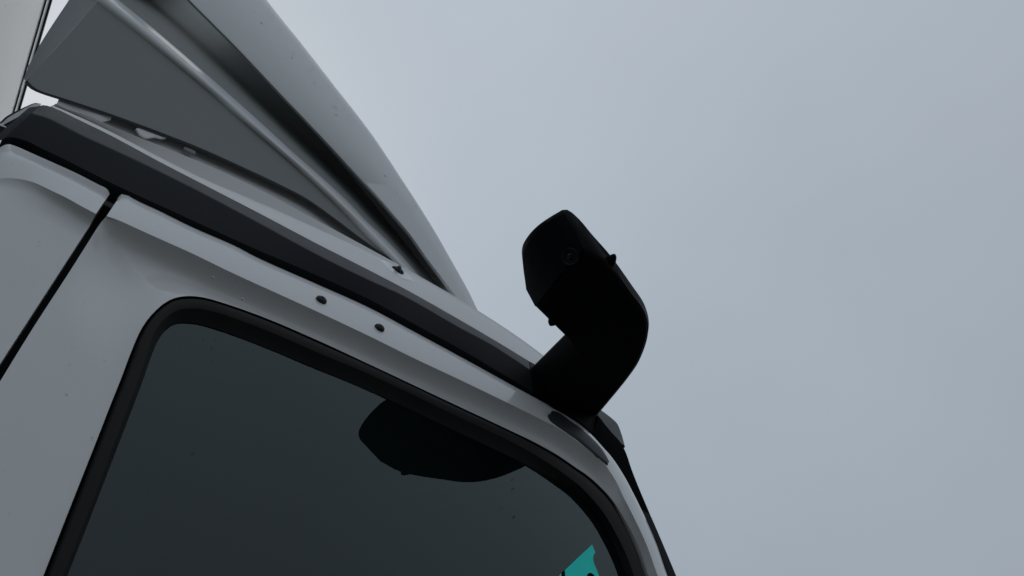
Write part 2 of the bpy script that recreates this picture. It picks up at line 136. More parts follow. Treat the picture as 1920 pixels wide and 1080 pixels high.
    'shell_d': [(-0.0394, -1.012, 4.4338), (0.0298, -1.012, 4.3341), (0.1051, -1.012, 4.2362), (0.1773, -1.012, 4.1466), (0.3649, -1.012, 3.8973), (0.4293, -1.012, 3.8134), (0.4837, -1.012, 3.7342), (0.5441, -1.012, 3.6319), (0.5827, -1.012, 3.5601), (0.6328, -1.012, 3.47), (0.7088, -1.012, 3.3182), (0.7435, -1.012, 3.2363), (0.8009, -1.012, 3.098), (0.8322, -1.012, 2.9949)],
    'flange_in': [(-0.2922, -1.035, 3.4618), (-0.2834, -1.035, 3.3135), (-0.2721, -1.035, 3.1242), (-0.2661, -1.035, 3.026), (-0.2634, -1.035, 2.9835), (-0.264, -1.035, 2.9656)],
    'flange_out': [(-0.3587, -1.012, 3.5756), (-0.3389, -1.012, 3.4284), (-0.3157, -1.012, 3.2459), (-0.3012, -1.012, 3.1425), (-0.2882, -1.012, 3.0673), (-0.2766, -1.012, 3.0086)],
    'skirt_low': [(-0.126, -1.02, 2.969), (-0.064, -1.02, 2.988), (-0.0054, -1.02, 2.994), (0.0616, -1.02, 3.0118), (0.1359, -1.02, 3.0287), (0.2408, -1.02, 3.0325), (0.3313, -1.02, 3.0311), (0.4386, -1.02, 3.0255), (0.5321, -1.02, 3.027)],
    'skirt_high': [(-0.1457, -1.02, 3.0329), (-0.0825, -1.02, 3.0547), (-0.025, -1.02, 3.073), (0.0445, -1.02, 3.0918), (0.1223, -1.02, 3.1053), (0.2297, -1.02, 3.1192), (0.3245, -1.02, 3.1104), (0.4369, -1.02, 3.0726), (0.5323, -1.02, 3.051)],
    'bead_low': [(-0.2031, -1.028, 2.9444), (-0.1896, -1.028, 2.9509), (-0.1745, -1.028, 2.9594), (-0.1566, -1.028, 2.9636), (-0.1339, -1.028, 2.969), (-0.1195, -1.028, 2.994)],
    'bead_high': [(-0.2064, -1.034, 2.9642), (-0.1996, -1.034, 2.9745), (-0.1845, -1.034, 2.9834), (-0.1672, -1.034, 2.9898), (-0.1443, -1.034, 2.9956), (-0.1222, -1.034, 3.0025)],
    'corner_low': [(-0.2265, -1.1, 2.693), (-0.2195, -1.1, 2.6973), (-0.2129, -1.1, 2.6991), (-0.2064, -1.1, 2.6996), (-0.2046, -1.1, 2.7143), (-0.2038, -1.1, 2.7321), (-0.2036, -1.1, 2.7648), (-0.2034, -1.1, 2.7968), (-0.2016, -1.1, 2.8053)],
    'corner_high': [(-0.2295, -1.085, 2.7075), (-0.2275, -1.085, 2.7287), (-0.2275, -1.085, 2.7479), (-0.2258, -1.085, 2.7655), (-0.2214, -1.085, 2.7932), (-0.2187, -1.085, 2.8075), (-0.2152, -1.085, 2.8244), (-0.2115, -1.085, 2.8323), (-0.206, -1.085, 2.8309)],
    'gap_light': [(-0.0747, -1.0345, 3.0021), (-0.0696, -1.0345, 3.0142), (-0.0529, -1.0345, 3.0202), (-0.02, -1.0345, 3.0282), (-0.0261, -1.0345, 3.0176), (-0.0375, -1.0345, 3.011), (-0.0467, -1.0345, 2.9966), (-0.053, -1.0345, 2.9884), (-0.064, -1.0345, 2.9899)],
    'gap_light_b': [(0.0186, -1.034, 3.0324), (0.0395, -1.034, 3.0368), (0.0427, -1.034, 3.0275), (0.0363, -1.034, 3.0251), (0.0183, -1.034, 3.0241)],
    'pillar_a': [(0.9708, -1.128, 2.5733), (0.9944, -1.128, 2.5559), (1.0121, -1.128, 2.5407), (1.029, -1.128, 2.5238), (1.0487, -1.128, 2.481), (1.059, -1.128, 2.446), (1.0671, -1.128, 2.4115)],
    'pillar_b': [(1.0306, -1.112, 2.6314), (1.0526, -1.112, 2.6006), (1.0675, -1.112, 2.5801), (1.0774, -1.112, 2.5563), (1.0906, -1.112, 2.5078), (1.097, -1.112, 2.4702), (1.1066, -1.112, 2.423)],
    'pillar_c': [(1.1345, -1.06, 2.7573), (1.1691, -1.06, 2.7149), (1.1893, -1.06, 2.6971), (1.1991, -1.06, 2.6682), (1.1983, -1.06, 2.6065), (1.2008, -1.06, 2.5554), (1.2076, -1.06, 2.4807)],
    'pillar_d': [(1.2229, -1, 2.8474), (1.2602, -1, 2.8017), (1.2975, -0.99, 2.7968), (1.3227, -0.98, 2.777), (1.3186, -0.98, 2.7059), (1.3369, -0.97, 2.6622), (1.3414, -0.97, 2.5766)],
    'pillar2_a': [(1.0739, -1.128, 2.4085), (1.0828, -1.128, 2.3742), (1.0895, -1.128, 2.3368), (1.0901, -1.128, 2.2642), (1.0986, -1.128, 2.1839)],
    'pillar2_b': [(1.0817, -1.127, 2.4091), (1.0919, -1.127, 2.3777), (1.0992, -1.127, 2.3414), (1.1006, -1.127, 2.2674), (1.1087, -1.127, 2.1866)],
    'pillar2_c': [(1.1925, -1.07, 2.4667), (1.1959, -1.07, 2.4359), (1.1995, -1.07, 2.3996), (1.2055, -1.07, 2.3255), (1.2117, -1.07, 2.2369)],
    'pillar2_d': [(1.343, -0.97, 2.5755), (1.3486, -0.97, 2.5445), (1.3505, -0.97, 2.5028), (1.3553, -0.97, 2.4187), (1.3627, -0.97, 2.3189)],
    'visor_a': [(1.0955, -1.06, 2.7892), (1.1375, -1.06, 2.755), (1.1705, -1.06, 2.7084), (1.199, -1.06, 2.6872)],
    'visor_b': [(1.1571, -1.03, 2.8568), (1.1998, -1.03, 2.8219), (1.236, -1.03, 2.777), (1.2506, -1.03, 2.7316)],
    'visor_c': [(1.215, -0.99, 2.907), (1.2616, -0.99, 2.8942), (1.3018, -0.99, 2.8799), (1.317, -0.99, 2.8685), (1.3199, -0.99, 2.8317), (1.3145, -0.99, 2.7811)],
    'insert_top': [(0.8416, -1.152, 2.5579), (0.8583, -1.152, 2.5642), (0.8759, -1.152, 2.5619), (0.897, -1.152, 2.5549), (0.9241, -1.152, 2.5468), (0.9541, -1.152, 2.5279), (0.9718, -1.152, 2.5106), (0.9782, -1.152, 2.4931), (0.9807, -1.152, 2.4786)],
    'insert_low': [(0.8179, -1.167, 2.5284), (0.8197, -1.167, 2.5162), (0.8333, -1.167, 2.5102), (0.8564, -1.167, 2.5042), (0.8849, -1.167, 2.4953), (0.9105, -1.167, 2.4816), (0.9313, -1.167, 2.4694), (0.9461, -1.167, 2.4616), (0.9554, -1.167, 2.4557)],
    'insert_lip': [(0.816, -1.1655, 2.5273), (0.8162, -1.1655, 2.5115), (0.8298, -1.1655, 2.5035), (0.8518, -1.1655, 2.4962), (0.88, -1.1655, 2.4874), (0.9063, -1.1655, 2.4741), (0.9282, -1.1655, 2.4631), (0.9447, -1.1655, 2.456), (0.9567, -1.1655, 2.4532)],
    'sticker': [(0.7833, -1.1405, 2.1902), (0.8221, -1.1405, 2.2227), (0.8699, -1.1405, 2.2616), (0.8708, -1.1405, 2.2545), (0.872, -1.1405, 2.2465), (0.8657, -1.1405, 2.2396), (0.8616, -1.1405, 2.2314), (0.861, -1.1405, 2.2222), (0.8638, -1.1405, 2.212), (0.8655, -1.1405, 2.1987), (0.8684, -1.1405, 2.1822), (0.8699, -1.1405, 2.1657), (0.847, -1.1405, 2.1604), (0.8549, -1.1405, 2.1865), (0.8554, -1.1405, 2.1953), (0.8521, -1.1405, 2.2002), (0.8463, -1.1405, 2.2017), (0.8392, -1.1405, 2.1989), (0.83, -1.1405, 2.1899), (0.8191, -1.1405, 2.175), (0.8016, -1.1405, 2.1499), (0.7768, -1.1405, 2.1442), (0.7797, -1.1405, 2.1699)],
    'sticker_b': [(0.7631, -1.1405, 2.1722), (0.7727, -1.1405, 2.1819), (0.7713, -1.1405, 2.177), (0.7659, -1.1405, 2.1417), (0.7122, -1.1405, 2.1293)],
    'plug': [(0.3066, -1.153, 2.5558), (0.4217, -1.153, 2.5542)],
    'mount': [(0.4539, -1.1077, 2.8623), (0.4549, -1.1127, 2.8424), (0.4627, -1.1171, 2.8249), (0.4764, -1.1206, 2.8115), (0.4958, -1.1217, 2.8072), (0.5172, -1.1205, 2.8117), (0.5393, -1.1156, 2.831), (0.5366, -1.1122, 2.8449), (0.5245, -1.1098, 2.855), (0.5064, -1.1077, 2.8632), (0.4877, -1.1065, 2.8677), (0.4705, -1.1053, 2.8723)],
    'bolt': [(0.4967, -1.1114, 2.8482)],
    'paintdrops': [(-0.0724, -1.1545, 2.5187), (-0.0669, -1.1545, 2.5167), (-0.0575, -1.1545, 2.5138), (-0.086, -1.1545, 2.5219), (-0.0237, -1.1545, 2.5087), (-0.0199, -1.1545, 2.5078), (-0.0157, -1.1545, 2.5087), (0.1319, -1.1545, 2.4971), (0.1817, -1.1545, 2.4785)],
    'glassdust': [(0.1644, -1.1385, 2.3912), (0.1497, -1.1385, 2.3799), (0.1631, -1.1385, 2.3709), (0.1684, -1.1385, 2.3441), (0.6652, -1.1385, 2.2737), (0.668, -1.1385, 2.2705), (0.7034, -1.1385, 2.3232), (0.6941, -1.1385, 2.2646), (0.7065, -1.1385, 2.3446), (0.177, -1.1385, 2.1877)],
    'drops': [(0.0505, -1.0395, 4.1874), (0.068, -1.0395, 4.146), (0.0691, -1.0395, 4.109), (0.0111, -1.0395, 4.0628), (0.0462, -1.0395, 4.0024), (0.1038, -1.0395, 4.0511), (0.1155, -1.0395, 3.8735), (0.1341, -1.0395, 3.8554), (0.0955, -1.0395, 3.7737), (0.1686, -1.0395, 3.9247), (0.1684, -1.0395, 3.8762), (0.1542, -1.0395, 3.8401), (0.1794, -1.0395, 3.7941), (0.2371, -1.0395, 3.9093), (0.2391, -1.0395, 3.8869), (0.1265, -1.0395, 3.698), (0.2074, -1.0395, 3.7175), (0.2567, -1.0395, 3.7927), (0.301, -1.0395, 3.835), (0.3394, -1.0395, 3.7769), (0.338, -1.0395, 3.7343), (0.327, -1.0395, 3.7004), (0.336, -1.0395, 3.7049), (0.3419, -1.0395, 3.7004), (0.3649, -1.0395, 3.7293), (0.3412, -1.0395, 3.6485), (0.4012, -1.0395, 3.6858), (0.3867, -1.0395, 3.7126), (0.3742, -1.0395, 3.5766), (0.397, -1.0395, 3.5523), (0.4151, -1.0395, 3.5006), (0.4502, -1.0395, 3.4606), (0.447, -1.0395, 3.443), (0.5155, -1.0395, 3.4383), (0.553, -1.0395, 3.373), (0.6102, -1.0395, 3.377), (0.6189, -1.0395, 3.3635), (0.6649, -1.0395, 3.1609), (0.6232, -1.0395, 3.2311), (0.0109, -1.0395, 3.8025), (0.0056, -1.0395, 3.9267)],
    'arm_lens': [(0.6577, -1.44, 2.6247)],
    'lens_spot': [(0.6487, -1.4454, 2.6105), (-0.7415, -0.0767, -0.6666)],
    'trailer_edge': [(-0.4848, -0.7303, 4), (-0.4502, -0.3315, 4)],
}


# ------------------------------------------------------------------ materials
def mat(name, col, rough=0.5, spec=0.5, coat=0.0, metal=0.0, var=0.06, scale=30.0, bump=0.0, bscale=200.0, coat_rough=0.03, dirt=0.0):
    m = bpy.data.materials.new(name)
    m.use_nodes = True
    t = m.node_tree
    p = t.nodes['Principled BSDF']
    p.inputs['Roughness'].default_value = rough
    p.inputs['Specular IOR Level'].default_value = spec
    p.inputs['Coat Weight'].default_value = coat
    p.inputs['Coat Roughness'].default_value = coat_rough
    p.inputs['Metallic'].default_value = metal
    co = t.nodes.new('ShaderNodeTexCoord')
    nz = t.nodes.new('ShaderNodeTexNoise')
    nz.inputs['Scale'].default_value = scale
    nz.inputs['Detail'].default_value = 6.0
    t.links.new(co.outputs['Object'], nz.inputs['Vector'])
    mp = t.nodes.new('ShaderNodeMapRange')
    mp.inputs['From Min'].default_value = 0.3
    mp.inputs['From Max'].default_value = 0.7
    mp.inputs['To Min'].default_value = 1 - var
    mp.inputs['To Max'].default_value = 1 + var
    t.links.new(nz.outputs['Fac'], mp.inputs['Value'])
    base = t.nodes.new('ShaderNodeRGB')
    base.outputs[0].default_value = (*col, 1)
    sc = t.nodes.new('ShaderNodeVectorMath')
    sc.operation = 'SCALE'
    t.links.new(base.outputs[0], sc.inputs[0])
    t.links.new(mp.outputs['Result'], sc.inputs['Scale'])
    last = sc.outputs[0]
    if dirt > 0:            # fine road-dirt specks and smears
        v = t.nodes.new('ShaderNodeTexNoise')
        v.inputs['Scale'].default_value = 95.0
        v.inputs['Detail'].default_value = 3.0
        t.links.new(co.outputs['Object'], v.inputs['Vector'])
        r1 = t.nodes.new('ShaderNodeMapRange')
        r1.inputs['From Min'].default_value = 0.70
        r1.inputs['From Max'].default_value = 0.78
        t.links.new(v.outputs['Fac'], r1.inputs['Value'])
        f = t.nodes.new('ShaderNodeMath'); f.operation = 'MULTIPLY'
        f.inputs[1].default_value = dirt
        t.links.new(r1.outputs['Result'], f.inputs[0])
        mxx = t.nodes.new('ShaderNodeMix'); mxx.data_type = 'RGBA'
        t.links.new(f.outputs[0], mxx.inputs[0])
        t.links.new(last, mxx.inputs[6])
        mxx.inputs[7].default_value = (0.16, 0.15, 0.13, 1)
        last = mxx.outputs[2]
    t.links.new(last, p.inputs['Base Color'])
    # uneven gloss
    rr = t.nodes.new('ShaderNodeMapRange')
    rr.inputs['To Min'].default_value = max(0.0, rough - 0.06)
    rr.inputs['To Max'].default_value = min(1.0, rough + 0.06)
    t.links.new(nz.outputs['Fac'], rr.inputs['Value'])
    t.links.new(rr.outputs['Result'], p.inputs['Roughness'])
    if bump > 0:
        bn = t.nodes.new('ShaderNodeTexNoise')
        bn.inputs['Scale'].default_value = bscale
        bn.inputs['Detail'].default_value = 3.0
        t.links.new(co.outputs['Object'], bn.inputs['Vector'])
        bp = t.nodes.new('ShaderNodeBump')
        bp.inputs['Strength'].default_value = bump
        bp.inputs['Distance'].default_value = 0.001
        t.links.new(bn.outputs['Fac'], bp.inputs['Height'])
        t.links.new(bp.outputs['Normal'], p.inputs['Normal'])
    return m

PAINT = mat('white_paint', (0.78, 0.775, 0.765), 0.40, 0.4, coat=0.6, var=0.02, scale=6, dirt=0.35)
GRP = mat('grey_white_moulding', (0.67, 0.675, 0.67), 0.45, 0.4, coat=0.25, var=0.025, scale=8, coat_rough=0.15, dirt=0.25)
FLAP = mat('shaded_moulding', (0.235, 0.240, 0.235), 0.6, 0.25, var=0.03, scale=10, dirt=0.1)  # shade of the side panel put into a darker moulding colour
TROUGH = mat('dark_trough', (0.29, 0.305, 0.30), 0.7, 0.2, var=0.05)
BLACKPL = mat('black_plastic', (0.0045, 0.0048, 0.0055), 0.5, 0.10, var=0.1)
RAILPL = mat('black_rail_plastic', (0.018, 0.019, 0.023), 0.5, 0.22, var=0.08, bump=0.15, bscale=500)
RUBBER = mat('black_rubber', (0.009, 0.0095, 0.0105), 0.65, 0.12, var=0.1)
SEALM = mat('seal_rubber', (0.019, 0.0182, 0.0175), 0.6, 0.15, var=0.1)
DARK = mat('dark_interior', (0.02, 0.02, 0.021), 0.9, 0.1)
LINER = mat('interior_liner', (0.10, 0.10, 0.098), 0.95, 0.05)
TEAL = mat('teal_vinyl', (0.005, 0.95, 0.80), 0.5, 0.25, var=0.05)
STEEL = mat('dull_steel', (0.09, 0.09, 0.095), 0.45, 0.4, metal=0.3)
ALU = mat('aluminium_rail', (0.78, 0.79, 0.80), 0.35, 0.5, var=0.05)
BOXW = mat('white_box_panel', (0.80, 0.81, 0.82), 0.45, 0.4, coat=0.2, var=0.03, scale=3, dirt=0.6)
LENS = mat('lens_glass', (0.006, 0.006, 0.008), 0.12, 0.4)
PILLARLOW = mat('lower_pillar_plastic', (0.045, 0.048, 0.050), 0.7, 0.0, var=0.06)
PLUG = mat('plug_plastic', (0.03, 0.031, 0.033), 0.5, 0.2)
REARLIT = mat('black_plastic_lit', (0.011, 0.0114, 0.0135), 0.6, 0.06, var=0.1)  # arm plastic made lighter, light on its rear face put into colour
FLANGE = mat('lit_moulding', (0.34, 0.36, 0.36), 0.6, 0.25, var=0.03)  # flap moulding in a lighter colour, for the light the flange catches
ROOFP = mat('roof_paint', (0.80, 0.795, 0.785), 0.5, 0.35, coat=0.15, coat_rough=0.3, var=0.02, scale=6, dirt=0.35)
PILLAR = mat('pillar_plastic', (0.010, 0.0105, 0.0115), 0.6, 0.0, var=0.1)
TRIM = mat('grey_moulding', (0.05, 0.054, 0.055), 0.6, 0.2, var=0.05)
ASPHALT = mat('asphalt', (0.056, 0.060, 0.055), 0.9, 0.3, var=0.25, scale=3, bump=0.5, bscale=60)
SPECK = mat('dirt_speck', (0.02, 0.018, 0.015), 0.9, 0.1)

def glass_mat():
    m = bpy.data.materials.new('tinted_glass')
    m.use_nodes = True
    t = m.node_tree
    t.nodes.clear()
    o = t.nodes.new('ShaderNodeOutputMaterial')
    fr = t.nodes.new('ShaderNodeFresnel'); fr.inputs['IOR'].default_value = 1.58
    tr = t.nodes.new('ShaderNodeBsdfTransparent'); tr.inputs['Color'].default_value = (0.42, 0.46, 0.45, 1)
    gl = t.nodes.new('ShaderNodeBsdfGlossy'); gl.inputs['Roughness'].default_value = 0.0
    gl.inputs['Color'].default_value = (0.86, 1.0, 1.0, 1)
    # faint dust film, its green standing in for light through the tinted glass
    df = t.nodes.new('ShaderNodeBsdfDiffuse'); df.inputs['Color'].default_value = (0.22, 0.38, 0.38, 1)
    co = t.nodes.new('ShaderNodeTexCoord')
    nz = t.nodes.new('ShaderNodeTexNoise'); nz.inputs['Scale'].default_value = 5.0; nz.inputs['Detail'].default_value = 8.0
    t.links.new(co.outputs['Object'], nz.inputs['Vector'])
    mp = t.nodes.new('ShaderNodeMapRange'); mp.inputs['To Min'].default_value = 0.004; mp.inputs['To Max'].default_value = 0.030
    t.links.new(nz.outputs['Fac'], mp.inputs['Value'])
    mx = t.nodes.new('ShaderNodeMixShader')
    t.links.new(fr.outputs[0], mx.inputs[0])
    t.links.new(tr.outputs[0], mx.inputs[1]); t.links.new(gl.outputs[0], mx.inputs[2])
    mx2 = t.nodes.new('ShaderNodeMixShader')
    t.links.new(mp.outputs['Result'], mx2.inputs[0])
    t.links.new(mx.outputs[0], mx2.inputs[1]); t.links.new(df.outputs[0], mx2.inputs[2])
    t.links.new(mx2.outputs[0], o.inputs['Surface'])
    return m
GLASS = glass_mat()

# ------------------------------------------------------------------ helpers
def tag(o, label=None, cat=None, group=None, kind=None):
    if label: o['label'] = label
    if cat: o['category'] = cat
    if group: o['group'] = group
    if kind: o['kind'] = kind
    return o

def empty(name, loc=(0, 0, 0)):
    o = bpy.data.objects.new(name, None)
    o.location = loc
    o.empty_display_size = 0.2
    COL.objects.link(o)
    return o

def catmull(p, n, lo=0, hi=None):
    """n+1 smooth samples of the control polyline p between control indices lo..hi"""
    hi = len(p) - 1 if hi is None else hi
    pts = [Vector(q) for q in p]
    def at(i): return pts[max(0, min(len(pts) - 1, i))]
    dense = []
    for i in range(lo, hi):
        a, b, c, d = at(i - 1), at(i), at(i + 1), at(i + 2)
        if i == 0: a = b + (b - c)
        if i + 2 > len(pts) - 1: d = c + (c - b)
        t0 = 0.0
        t1 = t0 + max((b - a).length, 1e-6) ** 0.5
        t2 = t1 + max((c - b).length, 1e-6) ** 0.5
        t3 = t2 + max((d - c).length, 1e-6) ** 0.5
        for k in range(12):
            t = t1 + (t2 - t1) * k / 12
            A1 = a * ((t1 - t) / (t1 - t0)) + b * ((t - t0) / (t1 - t0))
            A2 = b * ((t2 - t) / (t2 - t1)) + c * ((t - t1) / (t2 - t1))
            A3 = c * ((t3 - t) / (t3 - t2)) + d * ((t - t2) / (t3 - t2))
            B1 = A1 * ((t2 - t) / (t2 - t0)) + A2 * ((t - t0) / (t2 - t0))
            B2 = A2 * ((t3 - t) / (t3 - t1)) + A3 * ((t - t1) / (t3 - t1))
            dense.append(B1 * ((t2 - t) / (t2 - t1)) + B2 * ((t - t1) / (t2 - t1)))
    dense.append(at(hi))
    acc = [0.0]
    for i in range(1, len(dense)):
        acc.append(acc[-1] + (dense[i] - dense[i - 1]).length)
    tot = acc[-1]
    res, j = [], 0
    for k in range(n + 1):
        s = tot * k / n
        while j < len(acc) - 2 and acc[j + 1] < s: j += 1
        seg = acc[j + 1] - acc[j]
        f = 0 if seg < 1e-9 else (s - acc[j]) / seg
        res.append(dense[j].lerp(dense[j + 1], min(1.0, max(0.0, f))))
    return res

def row(name, n=80, st=None):
    """even samples of a feature line; st = [(control index, samples)] keeps matched lines in step"""
    p = CURVES[name] if isinstance(name, str) else name
    if st is None:
        return catmull(p, n)
    r = []
    for (i, _), (j, c) in zip(st, st[1:]):
        s = catmull(p, c, i, j)
        r += s if j == st[-1][0] else s[:-1]
    return r

def shift(r, d):
    d = Vector(d)
    return [q + d for q in r]

def mixrow(a, b, f, d=(0, 0, 0)):
    d = Vector(d)
    return [p.lerp(q, f) + d for p, q in zip(a, b)]

def link(name, me, m, parent=None):
    o = bpy.data.objects.new(name, me)
    COL.objects.link(o)
    if m: me.materials.append(m)
    if parent is not None:
        o.parent = parent
        o.matrix_parent_inverse = Matrix()
    return o

class Mesh:
    """collects lofts and solids; build() links them as one object"""
    def __init__(self, origin=(0, 0, 0)):
        self.bm = bmesh.new()
        self.o = Vector(origin)
    def loft(self, rows, close=False, smooth=True):
        g = [[self.bm.verts.new(p - self.o) for p in r] for r in rows]
        for a, b in zip(g, g[1:]):
            n = len(a)
            for i in range(n if close else n - 1):
                k = (i + 1) % n
                vs = []
                for v in (a[i], a[k], b[k], b[i]):
                    if v not in vs: vs.append(v)
                try:
                    f = self.bm.faces.new(vs)
                    f.smooth = smooth
                except ValueError:
                    pass
        return g
    def cap(self, ring, smooth=False):
        f = self.bm.faces.new(ring)
        f.smooth = smooth
        return f
    def poly(self, pts, smooth=False):
        return self.cap([self.bm.verts.new(Vector(p) - self.o) for p in pts], smooth)
    def prism(self, pts, d):
        """closed solid: polygon pts swept by d"""
        a = [Vector(p) for p in pts]
        b = shift(a, d)
        self.loft([a, b], close=True, smooth=False)
        self.poly(a)
        self.poly(b)
    def disc(self, c, n, rings, seg=24):
        """surface of revolution about axis n: rings = (radius, height)"""
        n = Vector(n).normalized()
        u = n.orthogonal().normalized()
        v = n.cross(u)
        rs = []
        for rad, h in rings:
            rs.append([Vector(c) + n * h + (u * math.cos(2 * math.pi * i / seg) + v * math.sin(2 * math.pi * i / seg)) * rad for i in range(seg)])
        g = self.loft(rs, close=True)
        self.cap(g[-1], True)
        return g
    def build(self, name, m, parent=None, recalc=True, sharp=38):
        if recalc: bmesh.ops.recalc_face_normals(self.bm, faces=self.bm.faces)
        for e in self.bm.edges:
            if len(e.link_faces) == 2 and e.calc_face_angle(0.0) > R(sharp): e.smooth = False
        me = bpy.data.meshes.new(name)
        self.bm.to_mesh(me)
        self.bm.free()
        return link(name, me, m, parent)

# ------------------------------------------------------------------ ground
g = Mesh()
g.poly([(-1500, -1500, 0), (1500, -1500, 0), (1500, 1500, 0), (-1500, 1500, 0)])
tag(g.build('ground', ASPHALT), kind='structure')

# ------------------------------------------------------------------ truck
truck = tag(empty('truck', (0.2, 0, 0)), 'white truck cab seen from below with a roof air deflector and a black camera arm', 'truck')
TO = Vector(truck.location)
def M(): return Mesh(TO)

# --- rear side panel
top, edge, cove, flat = (row(k, 60) for k in ('side_top', 'side_edge', 'side_cove', 'side_flat'))
m = M()
m.loft([shift(top, (0, .03, 0)), shift(top, (0, .004, 0)), mixrow(top, edge, .03, (0, -.0003, 0)), mixrow(top, edge, .5, (0, -.002, 0)), edge])
fl = [Vector((q.x, -1.15, 1.0)) for q in flat]
m.loft([edge, mixrow(edge, cove, .3, (0, .003, 0)), cove, mixrow(cove, flat, .5, (0, .001, 0)), flat, mixrow(flat, fl, .3), mixrow(flat, fl, .6), fl])
# front return of the panel into the seam
rear_jamb = [top[-1], edge[-1], cove[-1], flat[-1], fl[-1]]
m.loft([rear_jamb, shift(rear_jamb, (0, .04, 0))])
side = m.build('rear_side_panel', PAINT, truck, sharp=180)

# --- door
dt, di, dc = (row(k, 150) for k in ('door_top', 'door_inset', 'door_crease'))
m = M()
m.loft([shift(dt, (0, .03, -.002)), dt, di, mixrow(di, dc, .35, (0, -.002, 0)), mixrow(di, dc, .85, (0, -.001, 0)), dc])
SO = [(0, 0), (3, 24), (8, 24), (15, 40), (19, 30), (24, 20), (27, 10), (31, 24)]
SI = [(0, 0), (3, 24), (10, 24), (15, 40), (19, 30), (23, 20), (25, 10), (28, 24)]
do, wo = row('door_rear', st=SO), row('window_outer', st=SI)
def dent(a, b, f, depth):
    r = []
    for i, (p, q) in enumerate(zip(a, b)):
        w = min(1.0, max(0.0, (i - 34) / 16.0))
        w = w * w * (3 - 2 * w)
        r.append(p.lerp(q, f) + Vector((0, depth * w, 0)))
    return r
prof = [(0, 0), (.05, .006), (.12, .014), (.22, .020), (.35, .0235), (.5, .023), (.65, .019), (.8, .012), (.92, .004), (1, 0)]
m.loft([dent(do, wo, f, d) for f, d in prof])
jamb = do[:49]
m.loft([jamb, shift(jamb, (0, .04, 0))])
door = m.build('door', PAINT, truck, sharp=180)

SS_ = SI
w1, w2, w3, w4 = (row(k, st=SI) for k in ('window_outer', 'seal_ridge', 'glass_edge', 'seal_back'))
m = M()
m.loft([mixrow(w1, w2, -.06, (0, .005, 0)), mixrow(w1, w2, .03, (0, .010, 0)), mixrow(w1, w2, .14, (0, .009, 0)), mixrow(w1, w2, .22, (0, .000, 0)), mixrow(w1, w2, .34, (0, -.003, 0)), mixrow(w1, w2, .65, (0, -.003, 0)), mixrow(w1, w2, .92, (0, -.001, 0)), w2])
m.loft([w2, mixrow(w2, w3, .5, (0, .002, 0)), w3, shift(w3, (0, .012, 0))])
m.build('window_seal', SEALM, door)

m = M()
ring = [Vector((q.x, -1.1365, q.z)) for q in w3]
cx = sum(q.x for q in ring) / len(ring); cz = sum(q.z for q in ring) / len(ring)
pts = [q + Vector((q.x - cx, 0, q.z - cz)).normalized() * .015 for q in ring]
pts = pts[::4] + [pts[-1]]
m.poly(pts)
glass = m.build('window_glass', GLASS, door, recalc=False)
if glass.data.polygons[0].normal.y > 0: glass.data.flip_normals()

# two black hole plugs on the strip above the window
for q in CURVES['plug']:
    m = M()
    m.disc(Vector(q) + Vector((0, -.0045, .001)), (-.02, -1, .20), [(.0098, -.006), (.0098, .0015), (.0090, .0045), (.0065, .0065), (.0028, .0072), (.0024, .0050)], 20)
    m.build('hole_plug', PLUG, door)

# dark insert in the front upper corner of the door
it, il, ip = (row(k, 40) for k in ('insert_top', 'insert_low', 'insert_lip'))
m = M()
m.loft([shift(it, (0, .012, 0)), it, mixrow(it, il, .15, (0, -.003, 0)), mixrow(it, il, .5, (0, -.0035, 0)), mixrow(it, il, .88, (0, -.001, 0)), il])
m.loft([il, mixrow(il, ip, .5, (0, -.0005, 0)), ip, shift(ip, (0, .012, 0))])
m.build('corner_trim', RAILPL, door)

m = M()
m.poly(CURVES['sticker'])
m.poly(CURVES['sticker_b'])
tag(m.build('sticker', TEAL, door), 'teal vinyl sticker cut in an angular shape with an arc')
m = M()
random.seed(4)
for q in CURVES['glassdust']:
    m.disc(q, (0, -1, 0), [(random.uniform(.0007, .0016), 0), (.0003, .0004)], 7)
tag(m.build('dirt_speck', SPECK, door), kind='stuff')

m = M()
for q in CURVES['paintdrops']:
    rr = random.uniform(.0012, .0022)
    m.disc(Vector(q), (0, -1, .1), [(rr, -.003), (rr, .0), (rr * .7, rr * .5), (rr * .2, rr * .6)], 8)
tag(m.build('raindrop', GRP, truck), kind='stuff')

# black rubber closing the gaps round the door
m = M()
b1 = row('rail_low', 120)
up = row([(q[0], -1.108, q[2]) for q in CURVES['rail_low']], 120)
m.loft([shift(up, (0, 0, .06)), shift(up, (0, 0, 0)), shift(up, (0, 0, -.035)), shift(up, (0, 0, -.10))])
fr = [(q[0], -1.108, q[2]) for q in CURVES['door_top'][13:]]
fr = row(fr, 50)
m.loft([shift(fr, (.06, .03, .02)), fr, shift(fr, (-.05, 0, -.03))])
se = row([(q[0], -1.125, q[2]) for q in CURVES['door_rear'][:9]], 50)
m.loft([shift(se, (-.06, 0, .01)), shift(se, (.06, 0, -.01))])
m.build('door_gasket', RUBBER, truck)

